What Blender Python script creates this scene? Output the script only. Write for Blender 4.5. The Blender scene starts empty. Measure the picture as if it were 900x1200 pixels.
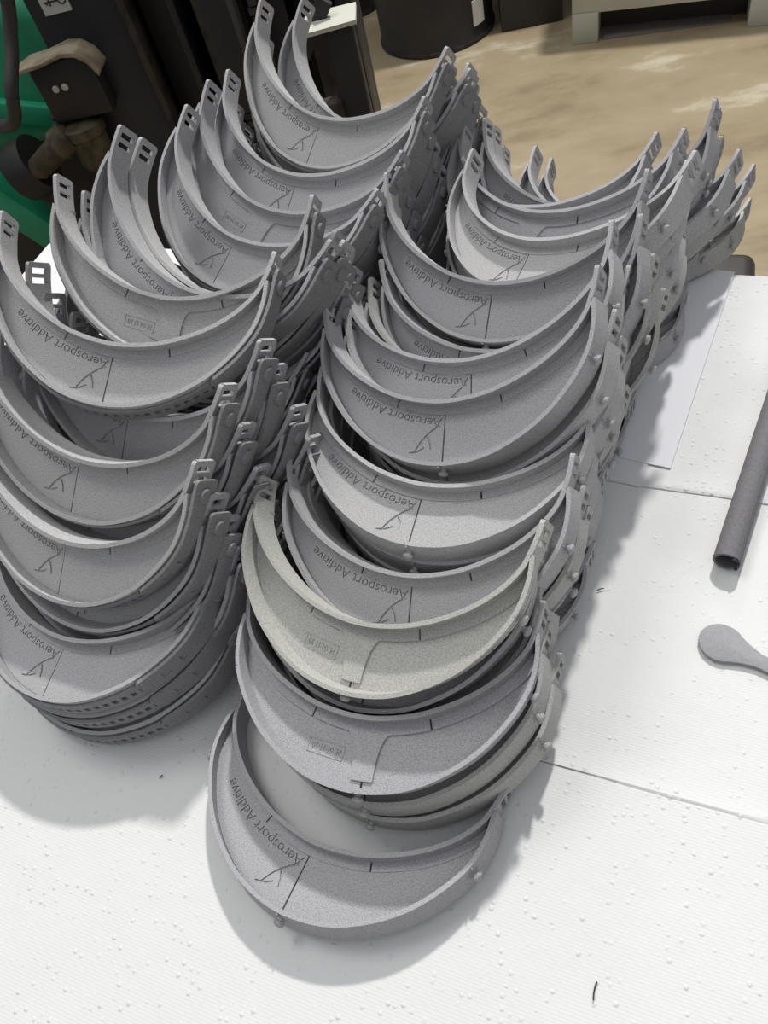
import bpy, bmesh, math, random
import numpy as np
from mathutils import Vector, Matrix, Quaternion

C = bpy.context.scene.collection
SC = bpy.context.scene
random.seed(4)
MM = 0.001

# ------------------------------------------------------------------ camera
CAM_H = 0.4126
ROT = ((0.97970, -0.01403, -0.20000), (-0.12887, -0.80825, -0.57457), (-0.15359, 0.58868, -0.79364))
cam_data = bpy.data.cameras.new('camera')
cam = bpy.data.objects.new('camera', cam_data)
C.objects.link(cam)
cam_data.sensor_fit = 'VERTICAL'
cam_data.sensor_height = 24.0
cam_data.lens = 902.0 / 1200.0 * 24.0
cam_data.clip_start = 0.01
cam_data.clip_end = 50
m = Matrix((ROT[0], (-ROT[1][0], -ROT[1][1], -ROT[1][2]), (-ROT[2][0], -ROT[2][1], -ROT[2][2]))).transposed().to_4x4()
m.translation = (0, 0, CAM_H)
cam.matrix_world = m
SC.camera = cam

# ------------------------------------------------------------------ world, lamps, exposure
world = bpy.data.worlds.new('world')
SC.world = world
world.use_nodes = True
bg = world.node_tree.nodes['Background']
bg.inputs['Color'].default_value = (0.93, 0.96, 1.0, 1)
bg.inputs['Strength'].default_value = 1.0
_t = world.node_tree                                    # a hall with a pale lit roof and dim walls
_c = _t.nodes.new('ShaderNodeTexCoord')
_s = _t.nodes.new('ShaderNodeSeparateXYZ')
_r = _t.nodes.new('ShaderNodeValToRGB')
_t.links.new(_c.outputs['Generated'], _s.inputs['Vector'])
_t.links.new(_s.outputs['Z'], _r.inputs['Fac'])
_r.color_ramp.elements[0].position = 0.0
_r.color_ramp.elements[0].color = (0.055, 0.054, 0.053, 1)
_r.color_ramp.elements[1].position = 0.85
_r.color_ramp.elements[1].color = (0.72, 0.74, 0.77, 1)
_t.links.new(_r.outputs['Color'], bg.inputs['Color'])

def lamp(name, direction, dist, size, energy, color):
    d = Vector(direction).normalized()
    l = bpy.data.lights.new(name, 'AREA')
    l.shape = 'DISK'
    l.size = size
    l.energy = energy
    l.color = color
    o = bpy.data.objects.new(name, l)
    C.objects.link(o)
    o.location = Vector((-0.05, 0.3, 0)) + d * dist
    o.rotation_euler = (-d).to_track_quat('-Z', 'Y').to_euler()
    return o

lamp('ceiling_lamp', (0.24, 0.63, 0.75), 4.2, 0.20, 172, (1.0, 0.985, 0.96))
lamp('ceiling_lamp', (-0.34, 0.30, 0.89), 3.6, 1.1, 40, (1.0, 0.98, 0.95))
lamp('ceiling_lamp', (0.15, 0.93, 0.50), 6.2, 0.6, 46, (1.0, 0.93, 0.80))

SC.view_settings.view_transform = 'Standard'
SC.view_settings.look = 'None'
SC.view_settings.exposure = -0.17
SC.view_settings.gamma = 1.0

# ------------------------------------------------------------------ materials
def mat(name, color, rough=0.6, metal=0.0, noise=None, bump=None, spec=0.5, vary=0.0):
    """noise=(scale, dark colour, low, high) blends a second colour; bump=(scale, strength, distance)"""
    mt = bpy.data.materials.new(name)
    mt.use_nodes = True
    nt = mt.node_tree
    b = nt.nodes['Principled BSDF']
    b.inputs['Base Color'].default_value = (*color, 1)
    b.inputs['Roughness'].default_value = rough
    b.inputs['Metallic'].default_value = metal
    b.inputs['Specular IOR Level'].default_value = spec
    tc = nt.nodes.new('ShaderNodeTexCoord')
    out = None
    if noise:
        n = nt.nodes.new('ShaderNodeTexNoise')
        n.inputs['Scale'].default_value = noise[0]
        n.inputs['Detail'].default_value = 6
        nt.links.new(tc.outputs['Object'], n.inputs['Vector'])
        r = nt.nodes.new('ShaderNodeValToRGB')
        r.color_ramp.elements[0].position = noise[2]
        r.color_ramp.elements[0].color = (*noise[1], 1)
        r.color_ramp.elements[1].position = noise[3]
        r.color_ramp.elements[1].color = (*color, 1)
        nt.links.new(n.outputs['Fac'], r.inputs['Fac'])
        nt.links.new(r.outputs['Color'], b.inputs['Base Color'])
    if bump:
        n2 = nt.nodes.new('ShaderNodeTexNoise')
        n2.inputs['Scale'].default_value = bump[0]
        n2.inputs['Detail'].default_value = 4
        nt.links.new(tc.outputs['Object'], n2.inputs['Vector'])
        bp = nt.nodes.new('ShaderNodeBump')
        bp.inputs['Strength'].default_value = bump[1]
        bp.inputs['Distance'].default_value = bump[2]
        nt.links.new(n2.outputs['Fac'], bp.inputs['Height'])
        nt.links.new(bp.outputs['Normal'], b.inputs['Normal'])
    return mt

def nylon(name, c):
    d = tuple(x * 0.66 for x in c)
    return mat(name, c, 0.82, 0, (1500, d, 0.36, 0.58), (1800, 0.5, 0.0003), 0.25)

NYLON = [nylon('grey_nylon', (0.455, 0.45, 0.46)), nylon('cool_grey_nylon', (0.425, 0.419, 0.435)),
         nylon('pale_grey_nylon', (0.495, 0.49, 0.49)), nylon('olive_grey_nylon', (0.51, 0.506, 0.472)),
         nylon('warm_grey_nylon', (0.46, 0.455, 0.438))]
STRAP = nylon('strap_nylon', (0.275, 0.273, 0.279))

def towel_material():
    mt = bpy.data.materials.new('paper_towel')
    mt.use_nodes = True
    nt = mt.node_tree
    b = nt.nodes['Principled BSDF']
    b.inputs['Base Color'].default_value = (0.68, 0.68, 0.675, 1)
    b.inputs['Roughness'].default_value = 0.95
    b.inputs['Specular IOR Level'].default_value = 0.1
    tc = nt.nodes.new('ShaderNodeTexCoord')
    # large embossed dots
    v = nt.nodes.new('ShaderNodeTexVoronoi')
    v.inputs['Scale'].default_value = 215
    v.inputs['Randomness'].default_value = 0.55
    nt.links.new(tc.outputs['Object'], v.inputs['Vector'])
    mr = nt.nodes.new('ShaderNodeMapRange')
    mr.inputs['From Min'].default_value = 0.12
    mr.inputs['From Max'].default_value = 0.30
    mr.inputs['To Min'].default_value = 1
    mr.inputs['To Max'].default_value = 0
    nt.links.new(v.outputs['Distance'], mr.inputs['Value'])
    gate = nt.nodes.new('ShaderNodeTexNoise')
    gate.inputs['Scale'].default_value = 45
    nt.links.new(tc.outputs['Object'], gate.inputs['Vector'])
    gr = nt.nodes.new('ShaderNodeMapRange')
    gr.inputs['From Min'].default_value = 0.40
    gr.inputs['From Max'].default_value = 0.52
    nt.links.new(gate.outputs['Fac'], gr.inputs['Value'])
    mul = nt.nodes.new('ShaderNodeMath')
    mul.operation = 'MULTIPLY'
    nt.links.new(mr.outputs['Result'], mul.inputs[0])
    nt.links.new(gr.outputs['Result'], mul.inputs[1])
    # fine weave
    w = nt.nodes.new('ShaderNodeTexWave')
    w.wave_type = 'BANDS'
    w.bands_direction = 'X'
    w.inputs['Scale'].default_value = 260
    w.inputs['Distortion'].default_value = 0.6
    nt.links.new(tc.outputs['Object'], w.inputs['Vector'])
    w2 = nt.nodes.new('ShaderNodeTexWave')
    w2.wave_type = 'BANDS'
    w2.bands_direction = 'Y'
    w2.inputs['Scale'].default_value = 200
    w2.inputs['Distortion'].default_value = 0.6
    nt.links.new(tc.outputs['Object'], w2.inputs['Vector'])
    ad = nt.nodes.new('ShaderNodeMath')
    nt.links.new(w.outputs['Fac'], ad.inputs[0])
    nt.links.new(w2.outputs['Fac'], ad.inputs[1])
    ma = nt.nodes.new('ShaderNodeMath')
    ma.operation = 'MULTIPLY_ADD'
    ma.inputs[1].default_value = 0.09
    nt.links.new(ad.outputs[0], ma.inputs[0])
    nt.links.new(mul.outputs[0], ma.inputs[2])
    # broad creases
    n3 = nt.nodes.new('ShaderNodeTexNoise')
    n3.inputs['Scale'].default_value = 16
    n3.inputs['Detail'].default_value = 3
    nt.links.new(tc.outputs['Object'], n3.inputs['Vector'])
    m3 = nt.nodes.new('ShaderNodeMath')
    m3.operation = 'MULTIPLY_ADD'
    m3.inputs[1].default_value = 4.0
    nt.links.new(n3.outputs['Fac'], m3.inputs[0])
    nt.links.new(ma.outputs[0], m3.inputs[2])
    bp = nt.nodes.new('ShaderNodeBump')
    bp.inputs['Strength'].default_value = 0.75
    bp.inputs['Distance'].default_value = 0.0006
    nt.links.new(m3.outputs[0], bp.inputs['Height'])
    nt.links.new(bp.outputs['Normal'], b.inputs['Normal'])
    return mt

TOWEL = towel_material()
PAPER = mat('white_paper', (0.68, 0.68, 0.71), 0.85, spec=0.2)
WOOD = mat('table_board', (0.55, 0.53, 0.50), 0.6)
TUBE = mat('dark_grey_tube', (0.165, 0.16, 0.168), 0.75, 0, (900, (0.13, 0.127, 0.134), 0.35, 0.6), (900, 0.3, 0.0002), 0.3)
PADDLE = mat('mid_grey_plastic', (0.31, 0.305, 0.32), 0.7, 0, (700, (0.27, 0.267, 0.28), 0.35, 0.6), None, 0.3)
BLACK = mat('black_paint', (0.014, 0.014, 0.017), 0.5, 0, (9, (0.022, 0.019, 0.018), 0.4, 0.6), (60, 0.15, 0.002))
BLUEBLACK = mat('blue_black_paint', (0.016, 0.017, 0.026), 0.45, 0, (7, (0.024, 0.023, 0.028), 0.4, 0.6))
RUST = mat('dull_rusty_steel', (0.055, 0.045, 0.036), 0.7, 0.3, (30, (0.025, 0.021, 0.018), 0.4, 0.6), (80, 0.4, 0.003))
TAN = mat('dusty_tan_metal', (0.34, 0.29, 0.20), 0.8, 0, (25, (0.20, 0.165, 0.11), 0.4, 0.6))
BRASS = mat('dirty_bronze', (0.13, 0.105, 0.065), 0.6, 0.4, (35, (0.06, 0.048, 0.03), 0.4, 0.65), (50, 0.3, 0.002))
GREEN = mat('green_paint', (0.03, 0.38, 0.20), 0.4, 0, (8, (0.016, 0.24, 0.125), 0.4, 0.65))
RUBBER = mat('black_rubber', (0.035, 0.033, 0.032), 0.55)
STEEL = mat('bright_bolt_steel', (0.6, 0.6, 0.58), 0.4, 0.6)
CREAM = mat('pale_grey_enamel', (0.50, 0.50, 0.44), 0.55, 0, (6, (0.44, 0.44, 0.38), 0.4, 0.6))
SHADOW = mat('dark_brown_shade_steel', (0.035, 0.030, 0.027), 0.7)  # dark brown for steel and for painted shade
LABELW = mat('white_label', (0.55, 0.55, 0.52), 0.7)
REDINK = mat('red_ink', (0.45, 0.03, 0.03), 0.7)
INK = mat('black_ink', (0.03, 0.03, 0.03), 0.7)
PLINTH_GREY = mat('plinth_grey', (0.16, 0.14, 0.12), 0.9)
BROWN = mat('dark_brown_vinyl', (0.028, 0.022, 0.021), 0.5)
WALLP = mat('dark_wall_paint', (0.03, 0.027, 0.025), 0.8)

def concrete():
    mt = bpy.data.materials.new('stained_concrete')
    mt.use_nodes = True
    nt = mt.node_tree
    b = nt.nodes['Principled BSDF']
    b.inputs['Roughness'].default_value = 0.5
    tc = nt.nodes.new('ShaderNodeTexCoord')
    n = nt.nodes.new('ShaderNodeTexNoise')
    n.inputs['Scale'].default_value = 2.6
    n.inputs['Detail'].default_value = 8
    n.inputs['Roughness'].default_value = 0.65
    mp = nt.nodes.new('ShaderNodeMapping')
    mp.inputs['Scale'].default_value = (0.7, 1.5, 1)
    nt.links.new(tc.outputs['Object'], mp.inputs['Vector'])
    nt.links.new(mp.outputs['Vector'], n.inputs['Vector'])
    r = nt.nodes.new('ShaderNodeValToRGB')
    e = r.color_ramp.elements
    e[0].position = 0.33
    e[0].color = (0.20, 0.155, 0.09, 1)
    e[1].position = 0.48
    e[1].color = (0.31, 0.245, 0.15, 1)
    x = e.new(0.60)
    x.color = (0.345, 0.28, 0.18, 1)
    x = e.new(0.68)
    x.color = (0.50, 0.45, 0.34, 1)
    nt.links.new(n.outputs['Fac'], r.inputs['Fac'])
    nt.links.new(r.outputs['Color'], b.inputs['Base Color'])
    return mt

# ------------------------------------------------------------------ helpers
def finish(me, smooth=True, angle=0.6):
    if smooth and len(me.polygons):
        me.polygons.foreach_set('use_smooth', [True] * len(me.polygons))
        me.set_sharp_from_angle(angle=angle)
    me.update()
    return me

class MB:
    """collects shapes into one mesh"""
    def __init__(s):
        s.v, s.f = [], []
    def add(s, v, f):
        n = len(s.v)
        s.v += [tuple(p) for p in v]
        s.f += [tuple(i + n for i in q) for q in f]
        return s
    def box(s, lo, hi, M=None):
        v = [Vector((x, y, z)) for z in (lo[2], hi[2]) for y in (lo[1], hi[1]) for x in (lo[0], hi[0])]
        if M is not None:
            v = [M @ p for p in v]
        return s.add(v, [(0, 2, 3, 1), (4, 5, 7, 6), (0, 1, 5, 4), (2, 6, 7, 3), (0, 4, 6, 2), (1, 3, 7, 5)])
    def lathe(s, prof, n=16, M=None):
        """prof = [(radius, height)...] round the z axis"""
        v, f = [], []
        for r, h in prof:
            for k in range(n):
                a = 2 * math.pi * k / n
                v.append(Vector((r * math.cos(a), r * math.sin(a), h)))
        for i in range(len(prof) - 1):
            for k in range(n):
                f.append((i * n + k, i * n + (k + 1) % n, (i + 1) * n + (k + 1) % n, (i + 1) * n + k))
        f.append(tuple(range(n - 1, -1, -1)))
        f.append(tuple((len(prof) - 1) * n + k for k in range(n)))
        if M is not None:
            v = [M @ p for p in v]
        return s.add(v, f)
    def tube(s, pts, r, n=10):
        pts = [Vector(p) for p in pts]
        v, f = [], []
        up = Vector((0.3, 0.2, 1)).normalized()
        for i, p in enumerate(pts):
            t = (pts[min(i + 1, len(pts) - 1)] - pts[max(i - 1, 0)]).normalized()
            a = t.cross(up)
            if a.length < 1e-3:
                a = t.cross(Vector((1, 0, 0)))
            a.normalize()
            b = t.cross(a)
            for k in range(n):
                w = 2 * math.pi * k / n
                v.append(p + (a * math.cos(w) + b * math.sin(w)) * r)
        for i in range(len(pts) - 1):
            for k in range(n):
                f.append((i * n + k, i * n + (k + 1) % n, (i + 1) * n + (k + 1) % n, (i + 1) * n + k))
        f.append(tuple(range(n - 1, -1, -1)))
        f.append(tuple((len(pts) - 1) * n + k for k in range(n)))
        return s.add(v, f)
    def prism(s, poly, z0, z1, M=None):
        n = len(poly)
        v = [Vector((x, y, z0)) for x, y in poly] + [Vector((x, y, z1)) for x, y in poly]
        f = [tuple(range(n - 1, -1, -1)), tuple(range(n, 2 * n))] + [(i, (i + 1) % n, n + (i + 1) % n, n + i) for i in range(n)]
        if M is not None:
            v = [M @ p for p in v]
        return s.add(v, f)
    def mesh(s, name, material, smooth=True, bevel=0, seg=2, angle=0.6):
        me = bpy.data.meshes.new(name)
        me.from_pydata(s.v, [], s.f)
        bm = bmesh.new()
        bm.from_mesh(me)
        bmesh.ops.recalc_face_normals(bm, faces=bm.faces)
        if bevel:
            ed = [e for e in bm.edges if len(e.link_faces) == 2 and e.calc_face_angle(0) > 0.5]
            bmesh.ops.bevel(bm, geom=ed, offset=bevel, segments=seg, affect='EDGES', profile=0.5)
        bm.to_mesh(me)
        bm.free()
        me.materials.append(material)
        return finish(me, smooth, angle)
    def obj(s, name, material, parent=None, **k):
        return link(name, s.mesh(name, material, **k), parent)

def link(name, me, parent=None):
    o = bpy.data.objects.new(name, me)
    C.objects.link(o)
    if parent:
        o.parent = parent
    return o

def empty(name, loc=(0, 0, 0), rz=0):
    o = bpy.data.objects.new(name, None)
    o.empty_display_size = 0.03
    C.objects.link(o)
    o.location = loc
    o.rotation_euler = (0, 0, rz)
    return o

def tag(o, label, cat, group=None):
    o['label'] = label
    o['category'] = cat
    if group:
        o['group'] = group
    return o

def struct(o):
    o['kind'] = 'structure'
    return o

def spline(ctrl, per=14):
    p = [np.array(q, float) for q in ctrl]
    p = [2 * p[0] - p[1]] + p + [2 * p[-1] - p[-2]]
    out = []
    for i in range(1, len(p) - 2):
        for k in range(per):
            t = k / per
            a, b, c, d = p[i - 1], p[i], p[i + 1], p[i + 2]
            out.append(0.5 * (2 * b + (c - a) * t + (2 * a - 5 * b + 4 * c - d) * t * t + (3 * b - a - 3 * c + d) * t ** 3))
    out.append(p[-2])
    return np.array(out)

class Path:
    def __init__(s, ctrl):
        s.p = spline(ctrl)
        s.s = np.concatenate([[0], np.cumsum(np.linalg.norm(np.diff(s.p, axis=0), axis=1))])
        s.L = s.s[-1]
    def at(s, d):
        return np.array([np.interp(d, s.s, s.p[:, 0]), np.interp(d, s.s, s.p[:, 1])])
    def normal(s, d):                                   # outward = right-hand side when walking along +x
        a, b = s.at(max(d - 0.4, 0)), s.at(min(d + 0.4, s.L))
        t = (b - a) / np.linalg.norm(b - a)
        return np.array([t[1], -t[0]])
    def s_at_x(s, x):
        return float(np.interp(x, s.p[:, 0], s.s)) if np.all(np.diff(s.p[:, 0]) > 0) else float(s.s[np.argmin(abs(s.p[:, 0] - x))])

def sheet(mb, path, S, Z, keep, t0, t1, zf=None, flare=0.0):
    """thin wall standing on a plan path: cells (i,j) of the S x Z grid that keep() admits, between offsets t0 and t1"""
    nS, nZ = len(S), len(Z)
    v = []
    for t in (t0, t1):
        for i, d in enumerate(S):
            q = path.at(d) + path.normal(d) * t
            nn = path.normal(d)
            for z in Z:
                zz = zf(d, z) if zf else z
                w = q + nn * flare * (-z / 17.0)
                v.append((w[0] * MM, w[1] * MM, zz * MM))
    ix = lambda t, i, j: t * nS * nZ + i * nZ + j
    K = {(i, j) for i in range(nS - 1) for j in range(nZ - 1) if keep(i, j)}
    f = []
    for i, j in K:
        f.append((ix(0, i, j), ix(0, i + 1, j), ix(0, i + 1, j + 1), ix(0, i, j + 1)))
        f.append((ix(1, i, j), ix(1, i, j + 1), ix(1, i + 1, j + 1), ix(1, i + 1, j)))
        for (di, dj, a, b) in ((-1, 0, (i, j), (i, j + 1)), (1, 0, (i + 1, j), (i + 1, j + 1)), (0, -1, (i, j), (i + 1, j)), (0, 1, (i, j + 1), (i + 1, j + 1))):
            if (i + di, j + dj) not in K:
                f.append((ix(0, *a), ix(0, *b), ix(1, *b), ix(1, *a)))
    used = sorted({k for q in f for k in q})
    mp = {k: n for n, k in enumerate(used)}
    mb.add([v[k] for k in used], [tuple(mp[k] for k in q) for q in f])
    return mb

# ------------------------------------------------------------------ the printed headband, local frame: x right, y back, z = 0 at the top rim (mm)
H = 17.0
TIP = 60.4
half_in = [(0, -5), (21, -2.3), (38, 3.8), (54, 13), (66.5, 24), (74.6, 35.5), (77.6, 45), (79, 52), (80, TIP)]
half_out = [(0, -39), (22, -35.7), (40, -27.3), (56, -15), (68.5, 0.5), (76.5, 16), (79.2, 31), (78.6, 43)]
mirror = lambda h: [(-x, y) for x, y in h[:0:-1]] + h
INNER = Path(mirror(half_in))
OUTER = Path(mirror(half_out))

def round_end(L, r, z0, z1):
    def zf(d, z):
        e = min(d, L - d)
        if e < r and (abs(z - z0) < 1e-6 or abs(z - z1) < 1e-6):
            k = r - math.sqrt(max(0, r * r - (r - e) ** 2))
            return z - k if abs(z - z0) < 1e-6 else z + k
        return z
    return zf

def inner_band(mat_):
    mb = MB()
    e = [0, 0.5, 1.3, 2.4, 3.2, 6.6, 8.8, 12.2, 15.0, 17.4, 20, 23, 26]
    L = INNER.L
    S = e + list(np.linspace(29, L - 29, 60)) + [L - d for d in e[::-1]]
    Z = [0, -1.3, -3.0, -6.5, -10.5, -14.0, -15.7, -H]
    n = len(S)
    def keep(i, j):
        k = min(i, n - 2 - i)
        if k in (4, 6) and 2 <= j <= 4:
            return False
        return True
    sheet(mb, INNER, S, Z, keep, -1.15, 1.15, round_end(L, 2.4, 0, -H))
    return mb.mesh('forehead_band', mat_, bevel=0)

def outer_band(mat_, flare):
    mb = MB()
    S = list(np.linspace(0, OUTER.L, 72))
    sheet(mb, OUTER, S, [0, -0.5, -H / 2, -H + 0.5, -H], lambda i, j: True, -1.1, 1.1, flare=flare)
    return mb.mesh('visor_band', mat_)

FLARE = 2.4                                             # the outer wall leans outwards on the lettered side
# brim: strips between the two bands; u runs -1..1 along, v 0..1 from the inner to the outer band
SI0 = INNER.s_at_x(-75.5)
SO0 = OUTER.s_at_x(-79.0)
for k_, p_ in enumerate(OUTER.p):
    if p_[0] < -70 and p_[1] < 36:
        SO0 = OUTER.s[k_]
        break
def pin(u):
    return INNER.at(SI0 + (INNER.L - 2 * SI0) * (u + 1) / 2)
def pout(u):
    return OUTER.at(SO0 + (OUTER.L - 2 * SO0) * (u + 1) / 2)
def width(u):
    return float(np.linalg.norm(pout(u) - pin(u)))
def u_at(x, v=0.0):
    us = np.linspace(-1, 1, 401)
    xs = [(pin(u) * (1 - v) + pout(u) * v)[0] for u in us]
    return float(np.interp(x, xs, us))
RIB = 5.6
def v_rib(u):
    return min(RIB / max(width(u), 1e-3), 0.62)

def slab(mb, us, v0, v1, zt, zb, nv=3):
    n = len(us)
    V, F = [], []
    for z in (zt, zb):
        for u in us:
            a, b = v0(u), v1(u)
            for k in range(nv + 1):
                v = a + (b - a) * k / nv
                q = pin(u) * (1 - v) + pout(u) * v
                V.append((q[0] * MM, q[1] * MM, z * MM))
    m_ = nv + 1
    ix = lambda t, i, k: t * n * m_ + i * m_ + k
    for i in range(n - 1):
        for k in range(nv):
            F.append((ix(0, i, k), ix(0, i, k + 1), ix(0, i + 1, k + 1), ix(0, i + 1, k)))
            F.append((ix(1, i, k), ix(1, i + 1, k), ix(1, i + 1, k + 1), ix(1, i, k + 1)))
        F.append((ix(0, i, 0), ix(0, i + 1, 0), ix(1, i + 1, 0), ix(1, i, 0)))
        F.append((ix(0, i, nv), ix(1, i, nv), ix(1, i + 1, nv), ix(0, i + 1, nv)))
    for i in (0, n - 1):
        for k in range(nv):
            F.append((ix(0, i, k), ix(1, i, k), ix(1, i, k + 1), ix(0, i, k + 1)))
    mb.add(V, F)

ONE = lambda u: 1.0
ZERO = lambda u: 0.0
def span(a, b, n):
    return list(np.linspace(a, b, n))

def engrave(me, cutters):
    a = link('cut', me)
    tmp = [a]
    for c in cutters:
        o = link('cutter', c)
        tmp.append(o)
        md = a.modifiers.new('b', 'BOOLEAN')
        md.operation = 'DIFFERENCE'
        md.solver = 'EXACT'
        md.object = o
    dg = bpy.context.evaluated_depsgraph_get()
    out = bpy.data.meshes.new_from_object(a.evaluated_get(dg))
    mats = list(me.materials)
    for o in tmp:
        bpy.data.objects.remove(o)
    out.materials.clear()
    for q in mats:
        out.materials.append(q)
    out.polygons.foreach_set('material_index', [0] * len(out.polygons))
    out.name = 'brim'
    return finish(out, True, 0.3)

def brim_a(mat_):
    mb = MB()
    g = u_at(-1.6, 0.5)
    d = u_at(0.55, 0.5) - u_at(0, 0.5)
    slab(mb, span(-0.985, g - d, 40), v_rib, ONE, -9.3, -11)
    plain = MB()
    slab(plain, span(g + d, 0.985, 40), v_rib, ONE, -8.6, -11)
    slab(plain, [g - 3 * d, g, g + 3 * d], v_rib, ONE, -10.98, -11.6)      # skin added under the centre groove to stop light leaking through
    right = plain.mesh('brim', mat_, angle=0.4)
    left = engrave(mb.mesh('brim', mat_), [bend_text(TEXT, -9.3, 1.0), emblem_mesh(mat_, -10.3, -8.6, (0,)), emblem_mesh(mat_, -10.3, -8.6, (1,)), emblem_mesh(mat_, -10.3, -8.6, (2,))])
    bm = bmesh.new()
    bm.from_mesh(left)
    bm.from_mesh(right)
    bm.to_mesh(left)
    bm.free()
    return finish(left, True, 0.3)

def rib_a(mat_):
    mb = MB()
    a, b = u_at(-29.5), u_at(29.5)
    e = u_at(0.45) - u_at(0)
    slab(mb, span(-0.985, a - e, 24), ZERO, v_rib, -8.1, -11, 2)
    slab(mb, span(a + e, b - e, 24), ZERO, v_rib, -8.1, -11, 2)
    slab(mb, span(b + e, 0.985, 24), ZERO, v_rib, -8.1, -11, 2)
    return mb.mesh('brim_rib', mat_, angle=0.4)

def v_tee(u):
    x = abs((pin(u) * 0.6 + pout(u) * 0.4)[0])
    r = v_rib(u) * 1.15
    if x <= 5.0:
        return 0.84
    if x < 12:
        k = (12 - x) / 7.0
        return min(r + (0.84 - r) * (1 - math.sqrt(max(0, 1 - k * k))) , 0.84)
    return min(r, 0.66)

def tee_us():
    c = [u_at(x, 0.4) for x in (-12, -10.5, -9, -8, -7.2, -6.5, -5.9, -5.4, -5.05, -5.0, 0, 5.0, 5.05, 5.4, 5.9, 6.5, 7.2, 8, 9, 10.5, 12)]
    return c

def brim_b(mat_):
    mb = MB()
    c = tee_us()
    d = u_at(0.6, 0.9) - u_at(0, 0.9)
    slab(mb, span(-0.985, c[0] - 0.01, 34) + c[:10] + [-d], v_tee, ONE, -9.2, -11)
    slab(mb, [d] + c[11:] + span(c[-1] + 0.01, 0.985, 34), v_tee, ONE, -9.2, -11)
    return mb.mesh('brim', mat_, angle=0.4)

def rib_b(mat_):
    mb = MB()
    a, b = u_at(-29.5), u_at(29.5)
    e = u_at(0.45) - u_at(0)
    c = tee_us()
    slab(mb, span(-0.985, a - e, 20), ZERO, v_tee, -7.9, -11, 2)
    slab(mb, span(a + e, c[0] - 0.01, 10) + c + span(c[-1] + 0.01, b - e, 10), ZERO, v_tee, -7.9, -11, 2)
    slab(mb, span(b + e, 0.985, 20), ZERO, v_tee, -7.9, -11, 2)
    return mb.mesh('brim_rib', mat_, angle=0.4)

def text_points(body, extr):
    cu = bpy.data.curves.new('lettering', 'FONT')
    cu.body = body
    cu.size = 1.0
    cu.extrude = extr
    cu.resolution_u = 3
    o = bpy.data.objects.new('lettering', cu)
    C.objects.link(o)
    dg = bpy.context.evaluated_depsgraph_get()
    me = bpy.data.meshes.new_from_object(o.evaluated_get(dg))
    bpy.data.objects.remove(o)
    return me

TEXT = 'Aerosport Additive'
def bend_text(body, z, depth):
    """lettering along the brim, tops towards the outer band, reading from right to left as seen from the front"""
    me = text_points(body, 0.5)
    n = len(me.vertices)
    co = np.empty(n * 3)
    me.vertices.foreach_get('co', co)
    co = co.reshape(-1, 3)
    w = co[:, 0].max() - co[:, 0].min()
    x = (co[:, 0] - co[:, 0].min()) / w * 57.5
    y = co[:, 1] * 7.6
    zz = z + co[:, 2] * 2 * depth
    s_start = INNER.s_at_x(-3.0)
    out = []
    for a, b, c in zip(x, y, zz):
        d = s_start - a
        q = INNER.at(d) + INNER.normal(d) * (7.5 + b)
        out.append((q[0] * MM, q[1] * MM, c * MM))
    me.vertices.foreach_set('co', np.array(out).ravel())
    bm = bmesh.new()
    bm.from_mesh(me)
    bmesh.ops.remove_doubles(bm, verts=bm.verts, dist=1e-7)
    bmesh.ops.recalc_face_normals(bm, faces=bm.faces)
    bm.to_mesh(me)
    bm.free()
    me.update()
    return me

def lettering(mat_):
    me = bend_text(TEXT, -10.45, 0.25)
    me.materials.append(mat_)
    return me

def stroke(mb, pts, wid, z0, z1):
    """flat tapered stroke through plan points (mm), one closed solid"""
    p = spline(pts, 5)
    n = len(p)
    l, r = [], []
    for i in range(n):
        t = p[min(i + 1, n - 1)] - p[max(i - 1, 0)]
        t /= np.linalg.norm(t)
        w = wid * (0.3 + 0.7 * math.sin(math.pi * (0.12 + 0.76 * i / (n - 1))))
        a = np.array([-t[1], t[0]]) * w / 2
        l.append(p[i] + a)
        r.append(p[i] - a)
    mb.prism([tuple(q * MM) for q in l + r[::-1]], z0 * MM, z1 * MM)

STROKES = (([(-4.6, -16.5), (-9, -19), (-15, -24.5), (-19.5, -31)], 1.2), ([(-22.5, -31.2), (-17.5, -30.6), (-13.2, -28.2)], 1.1), ([(-11.8, -22.5), (-10.0, -25.5), (-9.4, -29.5)], 1.4))
def emblem_mesh(mat_, z0, z1, which=(0, 1, 2)):
    mb = MB()
    for k in which:
        stroke(mb, STROKES[k][0], STROKES[k][1], z0, z1)
    return mb.mesh('emblem', mat_, smooth=False)

def emblem(mat_):
    return emblem_mesh(mat_, -10.7, -10.1)

def date_panel(mat_):
    mb = MB()
    lo, hi = (-31, -24.2), (-11.5, -17.0)
    M = Matrix.Translation((-21.2 * MM, -20.6 * MM, 0)) @ Matrix.Rotation(math.radians(-9), 4, 'Z')
    a, b, t = 9.9 * MM, 3.6 * MM, 0.4 * MM
    for l, h in (((-a, -b), (a, -b + t)), ((-a, b - t), (a, b)), ((-a, -b), (-a + t, b)), ((a - t, -b), (a, b))):
        mb.box((*l, -9.25 * MM), (*h, -8.85 * MM), M)
    return mb.mesh('date_panel', mat_, smooth=False)

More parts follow.
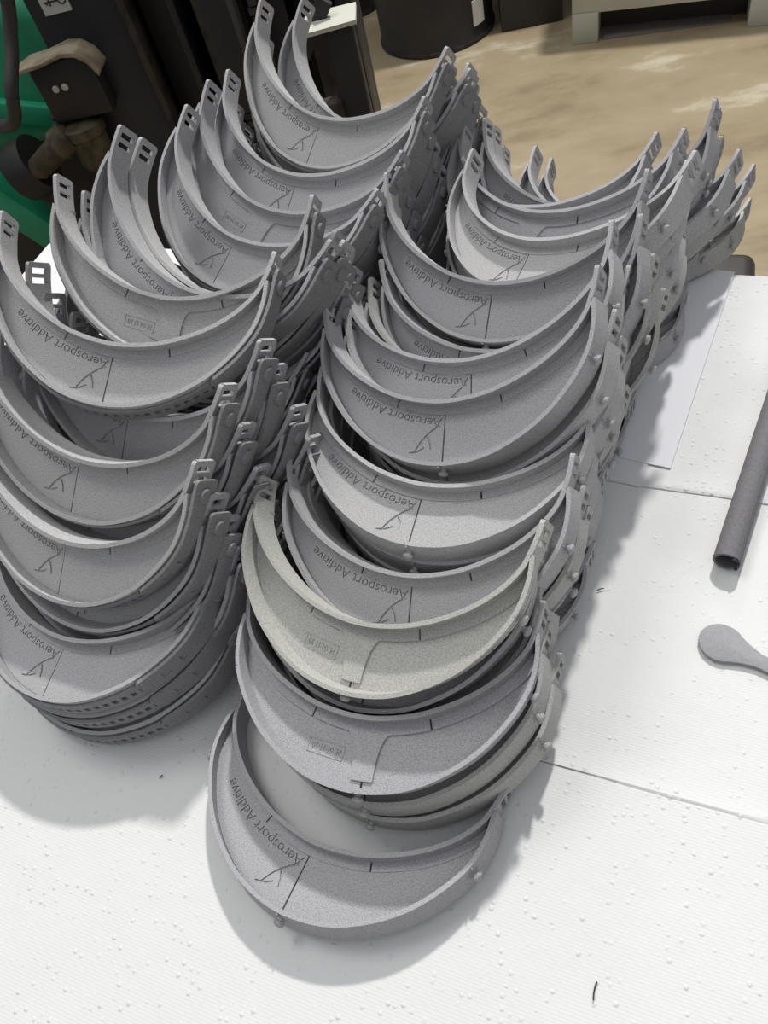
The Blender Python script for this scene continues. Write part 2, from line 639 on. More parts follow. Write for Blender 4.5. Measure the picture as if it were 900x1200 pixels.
def date_stamp(mat_):
    me = text_points('PE 04 11 20', 0.5)
    n = len(me.vertices)
    co = np.empty(n * 3)
    me.vertices.foreach_get('co', co)
    co = co.reshape(-1, 3)
    w = co[:, 0].max() - co[:, 0].min()
    x = (co[:, 0] - co[:, 0].min()) / w - 0.5
    c, s = math.cos(math.radians(-9)), math.sin(math.radians(-9))
    X, Y = -x * 16, -(co[:, 1] - 0.35) * 4.2
    q = np.stack([(-21.2 + c * X - s * Y) * MM, (-20.6 + s * X + c * Y) * MM, (-9.1 + co[:, 2] * 0.6) * MM], 1)
    me.vertices.foreach_set('co', q.ravel())
    me.update()
    me.materials.append(mat_)
    return me

def peg_matrix(path, d, z, off):
    q = path.at(d)
    nn = path.normal(d)
    n3 = Vector((nn[0], nn[1], 0))
    p = Vector((q[0], q[1], 0)) + n3 * off
    p.z = z
    return Matrix.Translation(p * MM) @ n3.to_track_quat('Z', 'Y').to_matrix().to_4x4()

def peg(mat_, d, off):
    mb = MB()
    M = peg_matrix(OUTER, d, -7.6, off)
    mb.lathe([(1.6 * MM, 0), (1.5 * MM, 1.5 * MM), (2.5 * MM, 1.9 * MM), (2.9 * MM, 2.8 * MM), (2.5 * MM, 3.7 * MM), (1.2 * MM, 4.3 * MM)], 10, M)
    mb.lathe([(1.3 * MM, 0), (1.5 * MM, 1.2 * MM), (1.0 * MM, 1.9 * MM)], 8, M @ Matrix.Translation((0, -2.0 * MM, 1.6 * MM)))
    mb.box((-0.4 * MM, 2.0 * MM, -0.2 * MM), (0.4 * MM, 8.0 * MM, 0.35 * MM), M)
    return mb.mesh('peg', mat_)

PEG_S = []
for X_, sgn in ((0, 0), (1, 1), (-1, -1)):
    if sgn == 0:
        PEG_S.append(OUTER.L / 2)
    else:
        best = min(range(len(OUTER.p)), key=lambda k: (OUTER.p[k][0] - sgn * 76.3) ** 2 + (OUTER.p[k][1] - 15.2) ** 2)
        PEG_S.append(float(OUTER.s[best]))

# adjustable strap of the left-hand row: tab with button on the right arm, perforated free end round the front
ARM = Path(half_in[5:] and [(56, -15), (68.5, 0.5), (76.5, 16), (79.2, 31), (79.4, 43), (80.2, 52), (81.0, TIP)])
def strap_tab(mat_):
    mb = MB()
    L = ARM.L
    S = [0, 3, 6, 9, 14, 16.5, 19, 24, 27, 29.5, 32] + list(np.linspace(36, L - 12.5, 10)) + [L - 11, L - 10, L - 9.4, L - 9]
    Z = [-0.6, -2.2, -6.0, -10.8, -14.4, -16.0]
    hole = lambda i, j: i in (4, 5, 8, 9) and j == 2
    sheet(mb, ARM, S, Z, lambda i, j: not hole(i, j), 2.3, 4.1, round_end(L - 9, 2.2, -0.6, -16.0), flare=1.2)
    return mb.mesh('strap_tab', mat_)

def button(mat_):
    mb = MB()
    M = peg_matrix(ARM, ARM.L - 17.5, -7.6, 4.4)
    a = 3.9 * MM
    mb.lathe([(a, 0), (a, 1.3 * MM), (a * 0.9, 1.9 * MM), (a * 0.5, 2.15 * MM)], 20, M)
    return mb.mesh('button', mat_)

WRAP = OUTER
def head_strap(mat_):
    mb = MB()
    L = WRAP.L
    s1 = L - 30.0
    S = [6.0]
    d = 10.0
    cells = []
    while d < s1 - 6:
        S += [d, d + 3.0]
        d += 5.6
    S += [s1 - 2.5, s1 - 1.5, s1 - 0.6, s1]
    Z = [-3.2, -4.6, -7.0, -11.0, -13.2, -14.8]
    n = len(S)
    lo, hi = 0.42 * L, 0.76 * L
    def keep(i, j):
        if j == 2 and lo < S[i] < hi and abs(S[i + 1] - S[i] - 3.0) < 0.01 and i < n - 5:
            return False
        return True
    sheet(mb, WRAP, S, Z, keep, 1.4, 2.9, lambda dd, z: z + (0 if dd < s1 - 2.2 or z not in (-3.2, -14.8) else (-(2.2 - math.sqrt(max(0, 4.84 - (2.2 - (s1 - dd)) ** 2))) if z == -3.2 else (2.2 - math.sqrt(max(0, 4.84 - (2.2 - (s1 - dd)) ** 2))))), flare=FLARE)
    return mb.mesh('head_strap', mat_)

def build_parts():
    g = NYLON[0]
    band = inner_band(g)
    base = [('forehead_band', band), ('visor_band', outer_band(g, FLARE))] + [('peg', peg(g, s, 1.8)) for s in PEG_S]
    flip = [('forehead_band', band), ('visor_band', outer_band(g, -FLARE))] + [('peg', peg(g, s, 0.2)) for s in PEG_S]
    a = base + [('brim', brim_a(g)), ('brim_rib', rib_a(g)), ('lettering', lettering(g)), ('emblem', emblem(g))]
    b = flip + [('brim', brim_b(g)), ('brim_rib', rib_b(g)), ('date_panel', date_panel(g)), ('date_stamp', date_stamp(g))]
    s = [('strap_tab', strap_tab(STRAP)), ('head_strap', head_strap(STRAP)), ('button', button(STRAP))]
    return a, b, s

PARTS_A, PARTS_B, PARTS_S = build_parts()

def headband(pos, quat, kind, strap, material, label, group):
    root = bpy.data.objects.new('visor_headband', None)
    root.empty_display_size = 0.02
    C.objects.link(root)
    root.rotation_mode = 'QUATERNION'
    root.location = Vector(pos) * MM
    root.rotation_quaternion = quat
    tag(root, label, 'headband', group)
    parts = list(PARTS_A if kind == 'A' else PARTS_B)
    tab = None
    if strap:
        parts = [p for p in parts if p[0] != 'peg'] + PARTS_S
    for name, me in parts:
        o = bpy.data.objects.new(name, me)
        C.objects.link(o)
        o.parent = root
        if name in ('strap_tab', 'head_strap', 'button'):
            if name == 'strap_tab':
                tab = o
            if name == 'button':
                o.parent = tab
        else:
            o.material_slots[0].link = 'OBJECT'
            o.material_slots[0].material = material
    return root

POSE = {
    'R1': ((-112.9, 98.2, 20.6), (0.974, -0.0243, -0.0056, -0.2251)),
    'R2': ((-77.6, 143.8, 62.5), (0.9896, 0.0806, -0.0428, -0.1108)),
    'R3': ((-76.1, 182.0, 88.2), (0.9596, 0.1864, -0.0897, -0.1908)),
    'R4': ((-51.7, 212.4, 76.6), (0.963, 0.2251, -0.0869, -0.1197)),
    'R5': ((-39.3, 259.0, 91.1), (0.9779, 0.1229, -0.011, -0.1687)),
    'R6': ((-24.5, 295.4, 114.9), (0.9527, 0.244, -0.1304, -0.1256)),
    'R7': ((-8.4, 326.1, 113.0), (0.9623, 0.2236, -0.1263, -0.0896)),
    'R8': ((11.0, 347.9, 95.5), (0.9267, 0.3266, -0.1502, -0.1095)),
    'R9': ((11.0, 385.9, 115.2), (0.9196, 0.3357, -0.0945, -0.1808)),
    'R10': ((39.6, 424.3, 112.3), (0.9253, 0.1554, -0.1505, -0.3116)),
    'L1': ((-93.3, 561.9, 148.8), (0.886, 0.3473, -0.0418, -0.3045)),
    'L2': ((-112.5, 512.6, 136.8), (0.9242, 0.2888, -0.0379, -0.2469)),
    'L3': ((-132.6, 479.7, 137.2), (0.9014, 0.3031, -0.0011, -0.3093)),
    'L4': ((-149.5, 448.0, 139.3), (0.9031, 0.2737, 0.0066, -0.3308)),
    'L7': ((-175.3, 370.6, 156.4), (0.9307, 0.3378, 0.0232, -0.1383)),
    'L8': ((-197.9, 328.7, 163.8), (0.9536, 0.2577, 0.0793, -0.1339)),
    'L10': ((-226.8, 277.6, 132.4), (0.891, 0.3878, -0.0064, -0.236)),
    'L11': ((-240.3, 241.4, 108.9), (0.9086, 0.3473, -0.0585, -0.2243)),
    'L12': ((-254.4, 206.5, 64.1), (0.9727, 0.1229, -0.0294, -0.1949)),
    'L6': ((-173.5, 384.2, 157.1), (0.8867, 0.3121, 0.0282, -0.34)),
    'L9': ((-206.6, 311.1, 128.8), (0.8754, 0.4108, -0.0389, -0.2517)),
    'R11': ((46.5, 474.3, 98.3), (0.9277, 0.2205, -0.1072, -0.2814)),
    'R12': ((81.7, 498.4, 78.6), (0.906, 0.3651, -0.1241, -0.1745)),
    'R13': ((88, 509, 66), (0.906, 0.3651, -0.1241, -0.1745)),
    'R14': ((96, 511, 55), (0.9376, 0.1471, -0.1192, -0.2918)),
    'L0': ((-79.0, 577.1, 135.8), (0.8666, 0.3319, -0.0408, -0.3704)),
    'L5': ((-168.2, 394.5, 145.6), (0.8942, 0.2971, 0.0157, -0.3345)),
    'R15': ((34.6, 498.9, 89.3), (0.925, 0.2201, -0.093, -0.2953)),
    'R16': ((114.0, 526.0, 38.0), (0.955, 0.09, -0.075, -0.27)),
}
RR, LR = 'headbands in the right-hand row', 'headbands in the left-hand row'
# key: (side up, material, label, layers below, first hidden layer offset)
TOPS = {
    'R1': ('A', 1, 'single grey lettered headband lying flat on the towels in front, nearest the camera', 0),
    'R2': ('B', 1, 'grey date-stamped headband topping the low front stack just behind the single one', 3),
    'R3': ('B', 3, 'olive-tinted pale headband with a date stamp, the only olive one', 3),
    'R4': ('A', 0, 'grey lettered headband directly behind the olive-tinted date-stamped one', 3),
    'R5': ('A', 2, 'grey lettered headband, second one behind the olive-tinted headband in right row', 4),
    'R6': ('A', 0, 'grey lettered headband in middle of right row, third behind the olive-tinted one', 4),
    'R7': ('A', 0, 'grey lettered headband, fourth behind the olive-tinted one, lettering half hidden', 5),
    'R8': ('A', 1, 'grey headband sunk between fourth and sixth behind the olive one, few letters showing', 2),
    'R9': ('A', 0, 'grey lettered headband, sixth behind the olive-tinted one, wide clear lettering', 5),
    'R10': ('A', 2, 'pale lettered headband with bright sunlit brim, turned askew in right row back part', 5),
    'R11': ('B', 1, 'grey date-side-up headband just behind the askew bright one', 4),
    'R12': ('A', 0, 'grey headband second behind the askew bright one, tall tip on right', 3),
    'R13': ('A', 1, 'grey headband third behind the askew bright one, only left arm clear', 1),
    'R14': ('A', 0, 'rearmost grey headband of the right row, low at the far table edge', 3),
    'R15': ('A', 0, 'grey headband at right row rear, its flat right tip upright against the floor', 0),
    'R16': ('B', 1, 'low grey headband at the rear right corner of the right row, by the paper edge', 1),
    'L0': ('A', 0, 'rearmost grey headband of left row, behind the high lettered one', 5),
    'L1': ('A', 2, 'grey lettered headband topping the far end of the left row', 6),
    'L2': ('A', 0, 'grey lettered headband just before the far end one in left row', 5),
    'L3': ('B', 1, 'grey date-stamped headband third from far end of left row', 5),
    'L4': ('A', 0, 'grey lettered headband fourth from far end of left row', 5),
    'L5': ('A', 2, 'grey headband sunk so only its left arm and tip show, middle of left row', 0),
    'L6': ('A', 0, 'grey lettered headband with deeply shaded left half, behind the front date-stamped one', 6),
    'L7': ('B', 2, 'pale grey date-stamped headband in left row, nearest one with a date', 6),
    'L8': ('A', 2, 'bright lettered headband topping the left row, just before its nearest date-stamped one', 5),
    'L9': ('A', 0, 'grey headband under the bright lettered one, left tip standing over white towels', 4),
    'L10': ('A', 2, 'grey lettered headband at left, third from the near end of left row', 5),
    'L11': ('A', 2, 'grey lettered headband at left, second from the near end of left row', 4),
    'L12': ('A', 0, 'grey lettered headband at the near end of left row, perforated strap in front', 3),
}
ORD = ['', 'first', 'second', 'third', 'fourth', 'fifth', 'sixth']
SHORT = {
    'R2': 'the front date-stamped one', 'R3': 'the olive-tinted one', 'R4': 'the one right behind the olive one', 'R5': 'the second behind the olive one',
    'R6': 'the third behind the olive one', 'R7': 'the fourth behind the olive one', 'R8': 'the sunken one', 'R13': 'the third behind the askew one', 'R9': 'the sixth behind the olive one',
    'R10': 'the askew bright one', 'R11': 'the rear date-side-up one', 'R12': 'the tall-tipped rear one', 'R14': 'the rearmost right one', 'R16': 'the low rear corner one',
    'L0': 'the rearmost left one', 'L1': 'the far end left one', 'L2': 'the second from far left end', 'L3': 'the far date-stamped left one', 'L4': 'the fourth from far left end',
    'L6': 'the deeply shaded left one', 'L7': 'the near date-stamped left one', 'L8': 'the bright lettered left one', 'L9': 'the towel-side left one', 'L10': 'the third from near left end',
    'L11': 'the second from near left end', 'L12': 'the near end left one'}
SKIP = {('L8', 1), ('L8', 2), ('R11', 3), ('R11', 4),
        ('L0', 5), ('L1', 4), ('L1', 5), ('L1', 6), ('L4', 5)}        # layers that nothing of the photo shows
DRIFT_Y = {'R2': -8, 'L10': -5, 'L11': -8, 'L12': -6, 'L9': -4}
rng = random.Random(11)
for key, (side, mi, label, nb) in TOPS.items():
    pos, q = POSE[key]
    left = key[0] == 'L'
    q = Quaternion(q)
    headband(pos, q, side, left, NYLON[mi], label, LR if left else RR)
    p = Vector(pos)
    n_top = q @ Vector((0, 0, 1))
    up = Vector((0, 0, 1))
    z_top = p.z
    for k in range(1, nb + 1):
        # each layer below lies flatter, so that its front edge and arms clear the table
        nz = (q @ Vector((0, 0, 1)))
        p = p + Vector((-nz.x * (8 if left or key not in ('R2', 'R3', 'R4') else 5.5) + rng.uniform(-2, 2), -nz.y * DRIFT_Y.get(key, 3) + rng.uniform(-2, 2), -min(18.8, 17.1 / nz.z)))
        if p.z < 17.2:
            break
        tilt = n_top.angle(up)
        lim = math.asin(min(0.9, max(0.0, (p.z - 17.2) / 46)))
        t2 = min(tilt, lim)
        axis = up.cross(n_top).normalized()
        q0 = Quaternion(POSE[key][1])
        x0 = q0 @ Vector((1, 0, 0))
        yaw0 = math.atan2(x0.y, x0.x)
        yaw1 = math.radians({'L10': -37, 'L9': -34}.get(key, -27 if left else -19.5))
        w = min(1, k / 2.0)
        flat = Quaternion(up, (yaw0 * (1 - w) + yaw1 * w) + math.radians(rng.uniform(-3, 3)))
        q = Quaternion(axis, t2) @ flat
        if (key, k) not in SKIP:
            headband(p, q, 'A' if rng.random() < 0.6 else 'B', left, NYLON[rng.choice((0, 0, 1, 2, 0) if left else (0, 4, 1, 2, 4))],
                     'grey headband buried %s layer under %s' % (ORD[k], SHORT[key]), LR if left else RR)

# ------------------------------------------------------------------ table, towels, loose things on it
U = Vector((0.939, -0.343, 0))
V = Vector((0.343, 0.939, 0))
TAB = Matrix(((U.x, V.x, 0, 0), (U.y, V.y, 0, 0), (0, 0, 1, 0), (0, 0, 0, 1)))
YAW = math.atan2(U.y, U.x)
table = empty('work_table', (0, 0, -0.88), YAW)
tag(table, 'long work table under the white paper towels', 'table')
o = MB().box((-0.66, -0.62, 0.8495), (0.75, 0.526, 0.8785)).obj('table_top', WOOD, table, bevel=0.004)
for lx, ly in ((-0.6, -0.55), (0.68, -0.55), (-0.6, 0.46), (0.68, 0.46)):
    MB().box((lx - 0.02, ly - 0.02, 0), (lx + 0.02, ly + 0.02, 0.85)).obj('leg', BLACK, table)

TOWEL_LABEL = ['white paper towel lying along the near edge of the table, nearest the camera', 'white paper towel under the single front headband, second from camera',
               'white paper towel under the tube end and middle of the rows', 'white paper towel at the far table edge under the row ends', ]
for r, (v0, v1) in enumerate(((-0.60, -0.120), (-0.122, 0.1235), (0.1225, 0.3125), (0.3115, 0.522))):
    mb = MB()
    nu, nv = 60, 14
    vv, ff = [], []
    for layer in (0, 1):
        for i in range(nu + 1):
            for j in range(nv + 1):
                u = -0.655 + 1.40 * i / nu
                v = v0 + (v1 - v0) * (j - 3) / (nv - 3) if j >= 4 else v0 + (0, 0.0016, 0.0042, 0.0085)[j]
                wob = 0.0010 * math.sin(u * 21 + r) + 0.0006 * math.sin(u * 57 + 2 * r)
                if j == 0:
                    v += wob
                lift = ((0.0003, 0.0011, 0.0008, 0.0002)[j] if j < 4 else 0) if r else 0
                vv.append((u, v, -0.0010 + 0.0003 * (r % 2) + lift + (0.0004 if layer == 0 else 0)))
    ix = lambda l, i, j: l * (nu + 1) * (nv + 1) + i * (nv + 1) + j
    for i in range(nu):
        for j in range(nv):
            ff.append((ix(0, i, j), ix(0, i + 1, j), ix(0, i + 1, j + 1), ix(0, i, j + 1)))
            ff.append((ix(1, i, j), ix(1, i, j + 1), ix(1, i + 1, j + 1), ix(1, i + 1, j)))
    for i in range(nu):
        for j in (0, nv):
            ff.append((ix(0, i, j), ix(1, i, j), ix(1, i + 1, j), ix(0, i + 1, j)))
    mb.add(vv, ff)
    o = mb.obj('paper_towel', TOWEL)
    o.rotation_euler = (0, 0, YAW)
    tag(o, TOWEL_LABEL[r], 'paper towel', 'paper towels covering the table')

def paper(corner, ang, w, h, label, z):
    o = MB().box((-w, -h, 0), (0, 0, 0.0003)).obj('paper_sheet', PAPER)
    o.location = (*corner, z)
    o.rotation_euler = (0, 0, ang)
    tag(o, label, 'paper', 'white paper sheets under the right row')
PA = math.atan2(0.175, 0.086) - math.pi / 2
paper((0.1945, 0.487), PA, 0.216, 0.197, 'smooth white paper sheet half under the right row of headbands', 0.0006)
paper((0.172, 0.462), PA - 0.03, 0.2, 0.184, 'lower white paper sheet peeking out below the upper sheet', 0.0002)

tube = empty('grey_tube', (0.1205, 0.2335, 0.0078), math.atan2(0.115, 0.062))
tag(tube, 'dark grey hollow tube lying on the towels at right', 'tube')
mb = MB()
R0, R1, LT = 0.0075, 0.0060, 0.34
n = 40
vv, ff = [], []
for (r, x) in ((R0, 0), (R0, LT), (R1, LT), (R1, 0)):
    for k in range(n):
        a = 2 * math.pi * k / n
        vv.append((x, r * math.cos(a), r * math.sin(a)))
for i in range(4):
    for k in range(n):
        j = (i + 1) % 4
        ff.append((i * n + k, i * n + (k + 1) % n, j * n + (k + 1) % n, j * n + k))
mb.add(vv, ff).obj('tube_wall', TUBE, tube)
mb = MB()
mb.prism([(0.0, -0.0012), (0.012, -0.0004), (0.34, -0.0004), (0.34, 0.0004), (0.012, 0.0004), (0.0, 0.0012)], 0.0072, 0.0079)
o = mb.obj('seam_ridge', TUBE, tube)
o.rotation_euler = (0.75, 0, 0)
mb = MB()
for k in range(7):
    a = 0.6 + k * 0.25
    mb.box((-0.0016 + 0.0004 * (k % 3), -0.0008, -0.0008), (0.002, 0.0009, 0.0006), Matrix.Rotation(a, 4, 'X') @ Matrix.Translation((0, 0, 0.0068)))
mb.obj('melted_rim', INK, tube)

mb = MB()
hd = []
c0 = Vector((0.1065, 0.1865))
ang = math.atan2(0.168 - 0.1865, 0.130 - 0.1065)
prof = []
for k in range(25):
    t = math.pi * (0.28 + 1.44 * k / 24)
    prof.append((0.0118 * math.cos(t), 0.0112 * math.sin(t)))
low = [(0.013, -0.0062), (0.020, -0.0042), (0.05, -0.0035), (0.15, -0.0035), (0.15, 0.0035), (0.05, 0.0035), (0.020, 0.0042), (0.013, 0.0062)]
poly = prof + low
o = mb.prism(poly, 0, 0.0022).obj('flat_paddle', PADDLE, bevel=0.0005)
o.location = (c0.x, c0.y, 0.0008)
o.rotation_euler = (0, 0, ang)
tag(o, 'flat grey paddle with rounded head on the towels at lower right', 'paddle')

for (x, y, a, l, lab) in ((0.012, 0.028, 1.2, 0.0075, 'thin dark curved fibre on the near towel, bottom right'),
                          (0.0495, 0.2285, 0.2, 0.004, 'small dark plastic sliver on towel right of the right row'),
                          (-0.2125, 0.139, 0.7, 0.0022, 'tiny brown speck on the shaded towel below the left row')):
    o = MB().tube([(-l / 2, 0, 0), (-l / 6, l * 0.06, 0.0002), (l / 6, l * 0.06, 0.0002), (l / 2, 0, 0)], 0.00035, 6).obj('debris_sliver', INK)
    o.location = (x, y, 0.0007)
    o.rotation_euler = (0, 0, a)
    tag(o, lab, 'debris')

# ------------------------------------------------------------------ room
FLOOR = -0.88
o = MB().box((-4.5, -2.0, FLOOR - 0.1), (4.5, 5.2, FLOOR)).obj('floor', concrete())
struct(o)
o = MB().box((-4.5, 5.2, FLOOR), (4.5, 5.3, 2.4)).obj('wall_back', WALLP)
struct(o)

def drum(x, y, r, h, label, lab_ang, lab_z, lab_w=0.055, lab_h=0.08):
    t = empty('steel_drum', (x, y, FLOOR))
    tag(t, label, 'drum', 'black drums on the floor')
    prof = [(r * 0.97, 0), (r, 0.008), (r, 0.02), (r * 0.985, 0.03)]
    for hh in (0.30, 0.58):
        prof += [(r * 0.985, hh - 0.02), (r * 1.01, hh), (r * 0.985, hh + 0.02)]
    prof += [(r * 0.985, h - 0.02), (r * 1.01, h - 0.01), (r * 1.01, h), (r * 0.95, h), (r * 0.95, h - 0.02)]
    MB().lathe(prof, 48).obj('drum_shell', BLACK, t)
    MB().lathe([(r * 1.012, 0.004), (r * 1.016, 0.010), (r * 1.012, 0.016)], 48).obj('bottom_rim', RUST, t)
    mb = MB()
    for k in range(6):
        a0 = lab_ang + (k / 6 - 0.5) * lab_w / r
        a1 = lab_ang + ((k + 1) / 6 - 0.5) * lab_w / r
        rr, r2 = r * 0.99, r * 1.004 + 0.001
        mb.add([(rr * math.cos(a0), rr * math.sin(a0), lab_z), (rr * math.cos(a1), rr * math.sin(a1), lab_z), (rr * math.cos(a1), rr * math.sin(a1), lab_z + lab_h), (rr * math.cos(a0), rr * math.sin(a0), lab_z + lab_h),
                (r2 * math.cos(a0), r2 * math.sin(a0), lab_z), (r2 * math.cos(a1), r2 * math.sin(a1), lab_z), (r2 * math.cos(a1), r2 * math.sin(a1), lab_z + lab_h), (r2 * math.cos(a0), r2 * math.sin(a0), lab_z + lab_h)],
               [(0, 1, 2, 3), (4, 7, 6, 5), (0, 4, 5, 1), (3, 2, 6, 7), (0, 3, 7, 4), (1, 5, 6, 2)])
    o = mb.obj('label', LABELW, t)
    o['label'] = 'white paper label on the drum'
    return t
drum(-0.015, 3.15, 0.212, 0.85, 'black steel drum with a white label, on the floor at top centre', -0.78, 0.055)
drum(-0.42, 3.62, 0.23, 0.85, 'second black drum, farther back beside the black post', -1.05, 0.10)

cab = empty('machine_cabinet', (0.429, 2.815, FLOOR), math.atan2(-0.14, 0.54))
tag(cab, 'pale grey enamelled cabinet on feet at top right', 'cabinet')
MB().box((0, 0, 0), (0.085, 0.55, 0.10)).obj('foot', CREAM, cab, bevel=0.003)
MB().box((0.545, 0, 0), (0.70, 0.55, 0.10)).obj('foot', CREAM, cab, bevel=0.003)
MB().box((0, 0, 0.092), (0.95, 0.55, 0.75)).obj('body', CREAM, cab, bevel=0.003)
MB().box((0.085, 0.10, 0), (0.545, 0.12, 0.092)).obj('recess_shade', SHADOW, cab)  # dark sheet that paints the shade in the opening under the cabinet
MB().prism([(0.10, 0.012), (0.50, 0.045), (0.50, 0.10), (0.085, 0.10)], 0, 0.004).obj('floor_patch', PLINTH_GREY, cab)  # flat grey patch under the cabinet, darker than the concrete
side = empty('shade_block', (0.17, 3.02, FLOOR), -0.05)  # added block, its dark colour stands for the shade beside the cabinet
tag(side, 'dark block standing in for shade between the drum and the pale cabinet', 'shade block')
MB().box((0.042, 0, 0.0), (0.258, 0.45, 0.60)).obj('body', SHADOW, side, bevel=0.004)
MB().box((0.036, -0.012, 0.60), (0.268, 0.46, 0.63)).obj('block_top', SHADOW, side, bevel=0.004)

stool = empty('padded_stool', (0.31, 0.90, FLOOR), -0.30)
tag(stool, 'dark brown padded stool just beyond the far table edge', 'stool')
MB().box((-0.16, -0.16, 0.495), (0.075, 0.06, 0.535)).obj('seat', BROWN, stool, bevel=0.018, seg=4)
MB().lathe([(0.02, 0.05), (0.02, 0.50)], 14, Matrix.Translation((-0.04, -0.05, 0))).obj('post', BLACK, stool)
MB().lathe([(0.16, 0), (0.15, 0.03), (0.03, 0.06)], 20, Matrix.Translation((-0.04, -0.05, 0))).obj('base', BLACK, stool)

post = empty('steel_stand', (-0.155, 1.32, FLOOR))
tag(post, 'black steel stand post with a pale cap plate, behind the left row', 'stand')
MB().box((-0.022, -0.02, 0), (0.022, 0.02, 0.80)).obj('post', BLACK, post, bevel=0.003)
MB().box((-0.20, -0.02, 0.70), (-0.155, 0.02, 0.92)).obj('post', BLACK, post, bevel=0.003)
o = MB().prism([(-0.06, -0.045), (0.03, -0.035), (0.03, 0.03), (-0.05, 0.03)], 0.800, 0.806).obj('cap_plate', CREAM, post)
o['label'] = 'pale cap plate'
mb = MB()
mb.box((-0.14, -0.006, -0.012), (0.14, 0.006, 0.012), Matrix.Translation((-0.10, 0, 0.72)) @ Matrix.Rotation(-0.9, 4, 'Y'))
mb.obj('brace', BLACK, post)
MB().box((-0.055, -0.03, 0.60), (-0.02, 0.0, 0.69)).obj('hook_block', RUST, post, bevel=0.004)

# ------------------------------------------------------------------ lift truck behind the left row
truck = empty('lift_truck', (-0.45, 1.6, FLOOR))
tag(truck, 'black and green lift truck behind the left row, mast upright', 'truck')
def wb(name, lo, hi, m_, bevel=0.003, par=truck, **k):
    mb = MB().box((lo[0] + 0.45, lo[1] - 1.6, lo[2] + 0.88), (hi[0] + 0.45, hi[1] - 1.6, hi[2] + 0.88))
    return mb.obj(name, m_, par, bevel=bevel, **k)
wb('mast_column', (-0.70, 1.50, -0.86), (-0.538, 1.66, 0.9), BLUEBLACK)
wb('edge_flange', (-0.540, 1.485, -0.86), (-0.526, 1.53, 0.9), RUST)
wb('mast_channel', (-0.528, 1.56, -0.86), (-0.455, 1.66, 0.9), BLACK)
wb('edge_flange', (-0.462, 1.50, -0.86), (-0.448, 1.60, 0.9), BLACK)
wb('mast_channel', (-0.40, 1.52, -0.86), (-0.37, 1.66, 0.9), BLACK)
wb('edge_flange', (-0.419, 1.50, -0.86), (-0.408, 1.54, 0.9), RUST)
wb('mast_channel', (-0.335, 1.56, -0.86), (-0.27, 1.66, 0.9), BLUEBLACK)
wb('edge_flange', (-0.357, 1.52, -0.86), (-0.345, 1.56, 0.9), RUST)
wb('back_plate', (-0.70, 1.66, -0.86), (-0.15, 1.70, 0.9), BLACK)
wb('mast_channel', (-0.235, 1.52, -0.86), (-0.205, 1.66, 0.9), RUST)
wb('mast_channel', (-0.18, 1.54, -0.86), (-0.15, 1.66, 0.9), BLACK)
link_mesh = None
for cx_ in (-0.388, -0.318):
    mb = MB()
    for k in range(46):
        z = -0.45 + 0.0145 * k
        w = 0.010 if k % 2 else 0.007
        mb.box((cx_ + 0.45 - w, 1.512 - 1.6, z + 0.88), (cx_ + 0.45 + w, 1.526 - 1.6, z + 0.88 + 0.0115))
    o = mb.obj('lift_chain', RUST, truck)
    o['kind'] = 'stuff'
# bracket with tan top and two bolts
wb('bracket', (-0.737, 1.455, -0.200), (-0.616, 1.50, -0.092), BLACK, 0.010)
flap = [(-0.760, -0.098), (-0.735, -0.090), (-0.700, -0.088), (-0.655, -0.080), (-0.632, -0.084), (-0.615, -0.098), (-0.604, -0.122)]
poly = flap + [(x - 0.004, z - 0.007) for x, z in flap[::-1]]
M = Matrix(((1, 0, 0, 0.45), (0, 0, 1, -1.6), (0, 1, 0, 0.88), (0, 0, 0, 1)))
o = MB().prism(poly, 1.442, 1.502, M).obj('bracket_top', TAN, truck, bevel=0.001)
o['label'] = 'dusty tan top flap'
for x in (-0.700, -0.682):
    M = Matrix.Translation((x + 0.45, 1.455 - 1.6, -0.137 + 0.88)) @ Matrix.Rotation(math.radians(90), 4, 'X')
    o = MB().lathe([(0.0062, 0), (0.0062, 0.004), (0.003, 0.006)], 12, M).obj('bolt', STEEL, truck)
# tag sign with a red disc and a black key
sg = empty('x', (0, 0, 0))
bpy.data.objects.remove(sg)
sign = wb('warning_sticker', (-0.672, 1.496, -0.038), (-0.622, 1.4995, 0.035), LABELW, 0)
mb = MB().lathe([(0.010, 0), (0.010, 0.0012)], 24, Matrix.Translation((-0.648 + 0.45, 1.496 - 1.6, 0.0005 + 0.88)) @ Matrix.Rotation(math.radians(90), 4, 'X'))
mb.obj('red_disc', REDINK, sign)
mb = MB()
M = Matrix.Translation((-0.642 + 0.45, 1.4955 - 1.6, -0.019 + 0.88)) @ Matrix.Rotation(math.radians(90), 4, 'X')
mb.tube([M @ Vector((0.010 + 0.0065 * math.cos(a * math.pi / 8), 0.0065 * math.sin(a * math.pi / 8), 0)) for a in range(17)], 0.0012, 6)
mb.box((-0.022, -0.0012, -0.0006), (0.004, 0.0012, 0.0006), M)
mb.box((-0.014, -0.006, -0.0006), (-0.0115, 0.007, 0.0006), M)
mb.box((-0.019, -0.004, -0.0006), (-0.017, 0.0, 0.0006), M)
mb.obj('key_symbol', INK, sign)
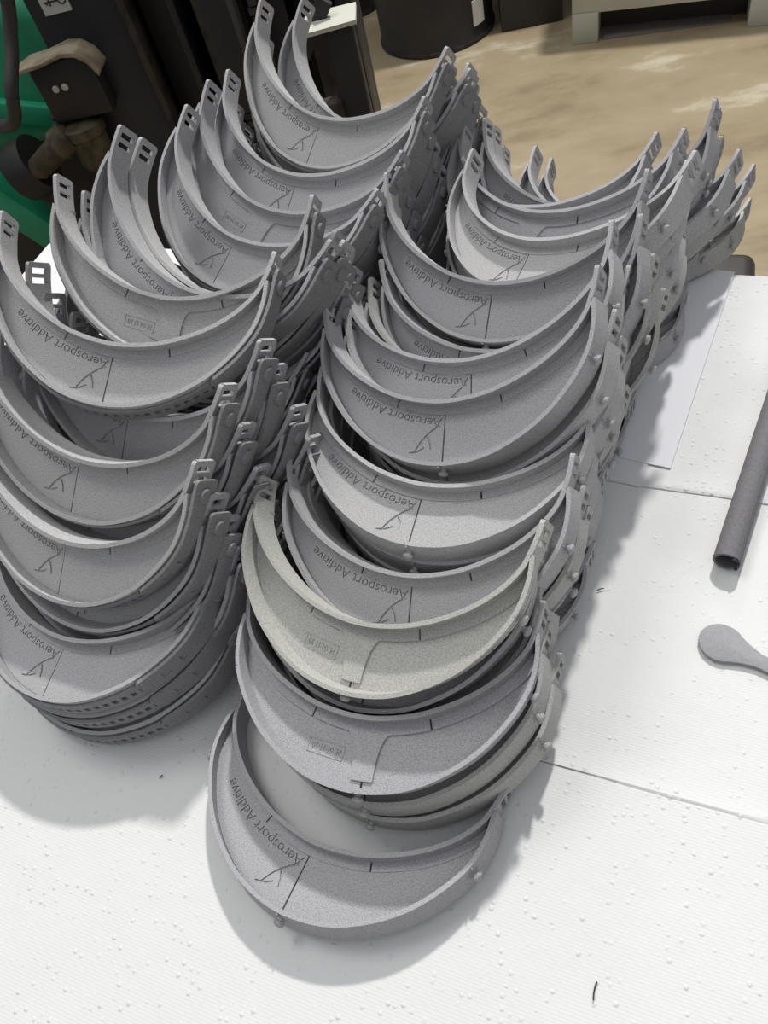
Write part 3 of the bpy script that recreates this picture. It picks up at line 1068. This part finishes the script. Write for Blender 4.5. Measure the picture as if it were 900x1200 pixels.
# green body
mb = MB().box((-1.25 + 0.45, 0.0, -0.30 + 0.88), (-0.68 + 0.45, 0.45, -0.02 + 0.88))
mb.obj('green_cowl', GREEN, truck, bevel=0.05, seg=5)
mb = MB().box((-0.19, -0.03, -0.032), (0.19, 0.03, 0.032), Matrix.Translation((-0.93 + 0.45, -0.10, -0.36 + 0.88)) @ Matrix.Rotation(math.radians(58), 4, 'Y'))
mb.obj('green_beam', GREEN, truck, bevel=0.005)
mb = MB().box((-0.14, -0.02, -0.02), (0.14, 0.02, 0.02), Matrix.Translation((-0.86 + 0.45, 0.0, -0.215 + 0.88)) @ Matrix.Rotation(math.radians(18), 4, 'Y'))
mb.obj('green_crossbar', GREEN, truck, bevel=0.004)
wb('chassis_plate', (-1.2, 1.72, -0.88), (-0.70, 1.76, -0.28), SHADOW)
M = Matrix.Translation((-0.855 + 0.45, -0.10, -0.285 + 0.88)) @ Matrix.Rotation(math.radians(70), 4, 'Y')
MB().lathe([(0.02, -0.03), (0.055, -0.028), (0.06, 0), (0.055, 0.028), (0.02, 0.03)], 28, M).obj('wheel_hub', BLACK, truck)
M = Matrix.Translation((-0.80 + 0.45, -0.14, -0.262 + 0.88)) @ Matrix.Rotation(math.radians(62), 4, 'Y')
MB().lathe([(0.006, -0.07), (0.016, -0.03), (0.022, -0.02), (0.024, 0.05), (0.030, 0.055), (0.030, 0.09), (0.02, 0.095)], 20, M).obj('hydraulic_fitting', BRASS, truck)
M = Matrix.Translation((-0.695 + 0.45, -0.13, -0.262 + 0.88))
MB().lathe([(0.030, -0.03), (0.036, -0.02), (0.036, 0.03), (0.041, 0.034), (0.041, 0.052), (0.02, 0.058)], 24, M).obj('elbow_fitting', BRASS, truck)
pts = spline([(-0.655, 1.42, 0.22), (-0.675, 1.415, 0.05), (-0.705, 1.40, -0.03), (-0.728, 1.36, -0.085), (-0.755, 1.36, -0.135), (-0.81, 1.40, -0.155), (-0.90, 1.45, -0.16), (-1.05, 1.5, -0.15)], 8)
MB().tube([(p[0] + 0.45, p[1] - 1.6, p[2] + 0.88) for p in pts], 0.0115, 14).obj('hose', RUBBER, truck)
for k in range(4):
    M = Matrix.Translation((-0.742 + 0.45, -0.11, -0.20 - 0.014 * k + 0.88))
    MB().lathe([(0.012, 0), (0.014, 0.004), (0.012, 0.008)], 14, M).obj('threaded_stud', RUST, truck)
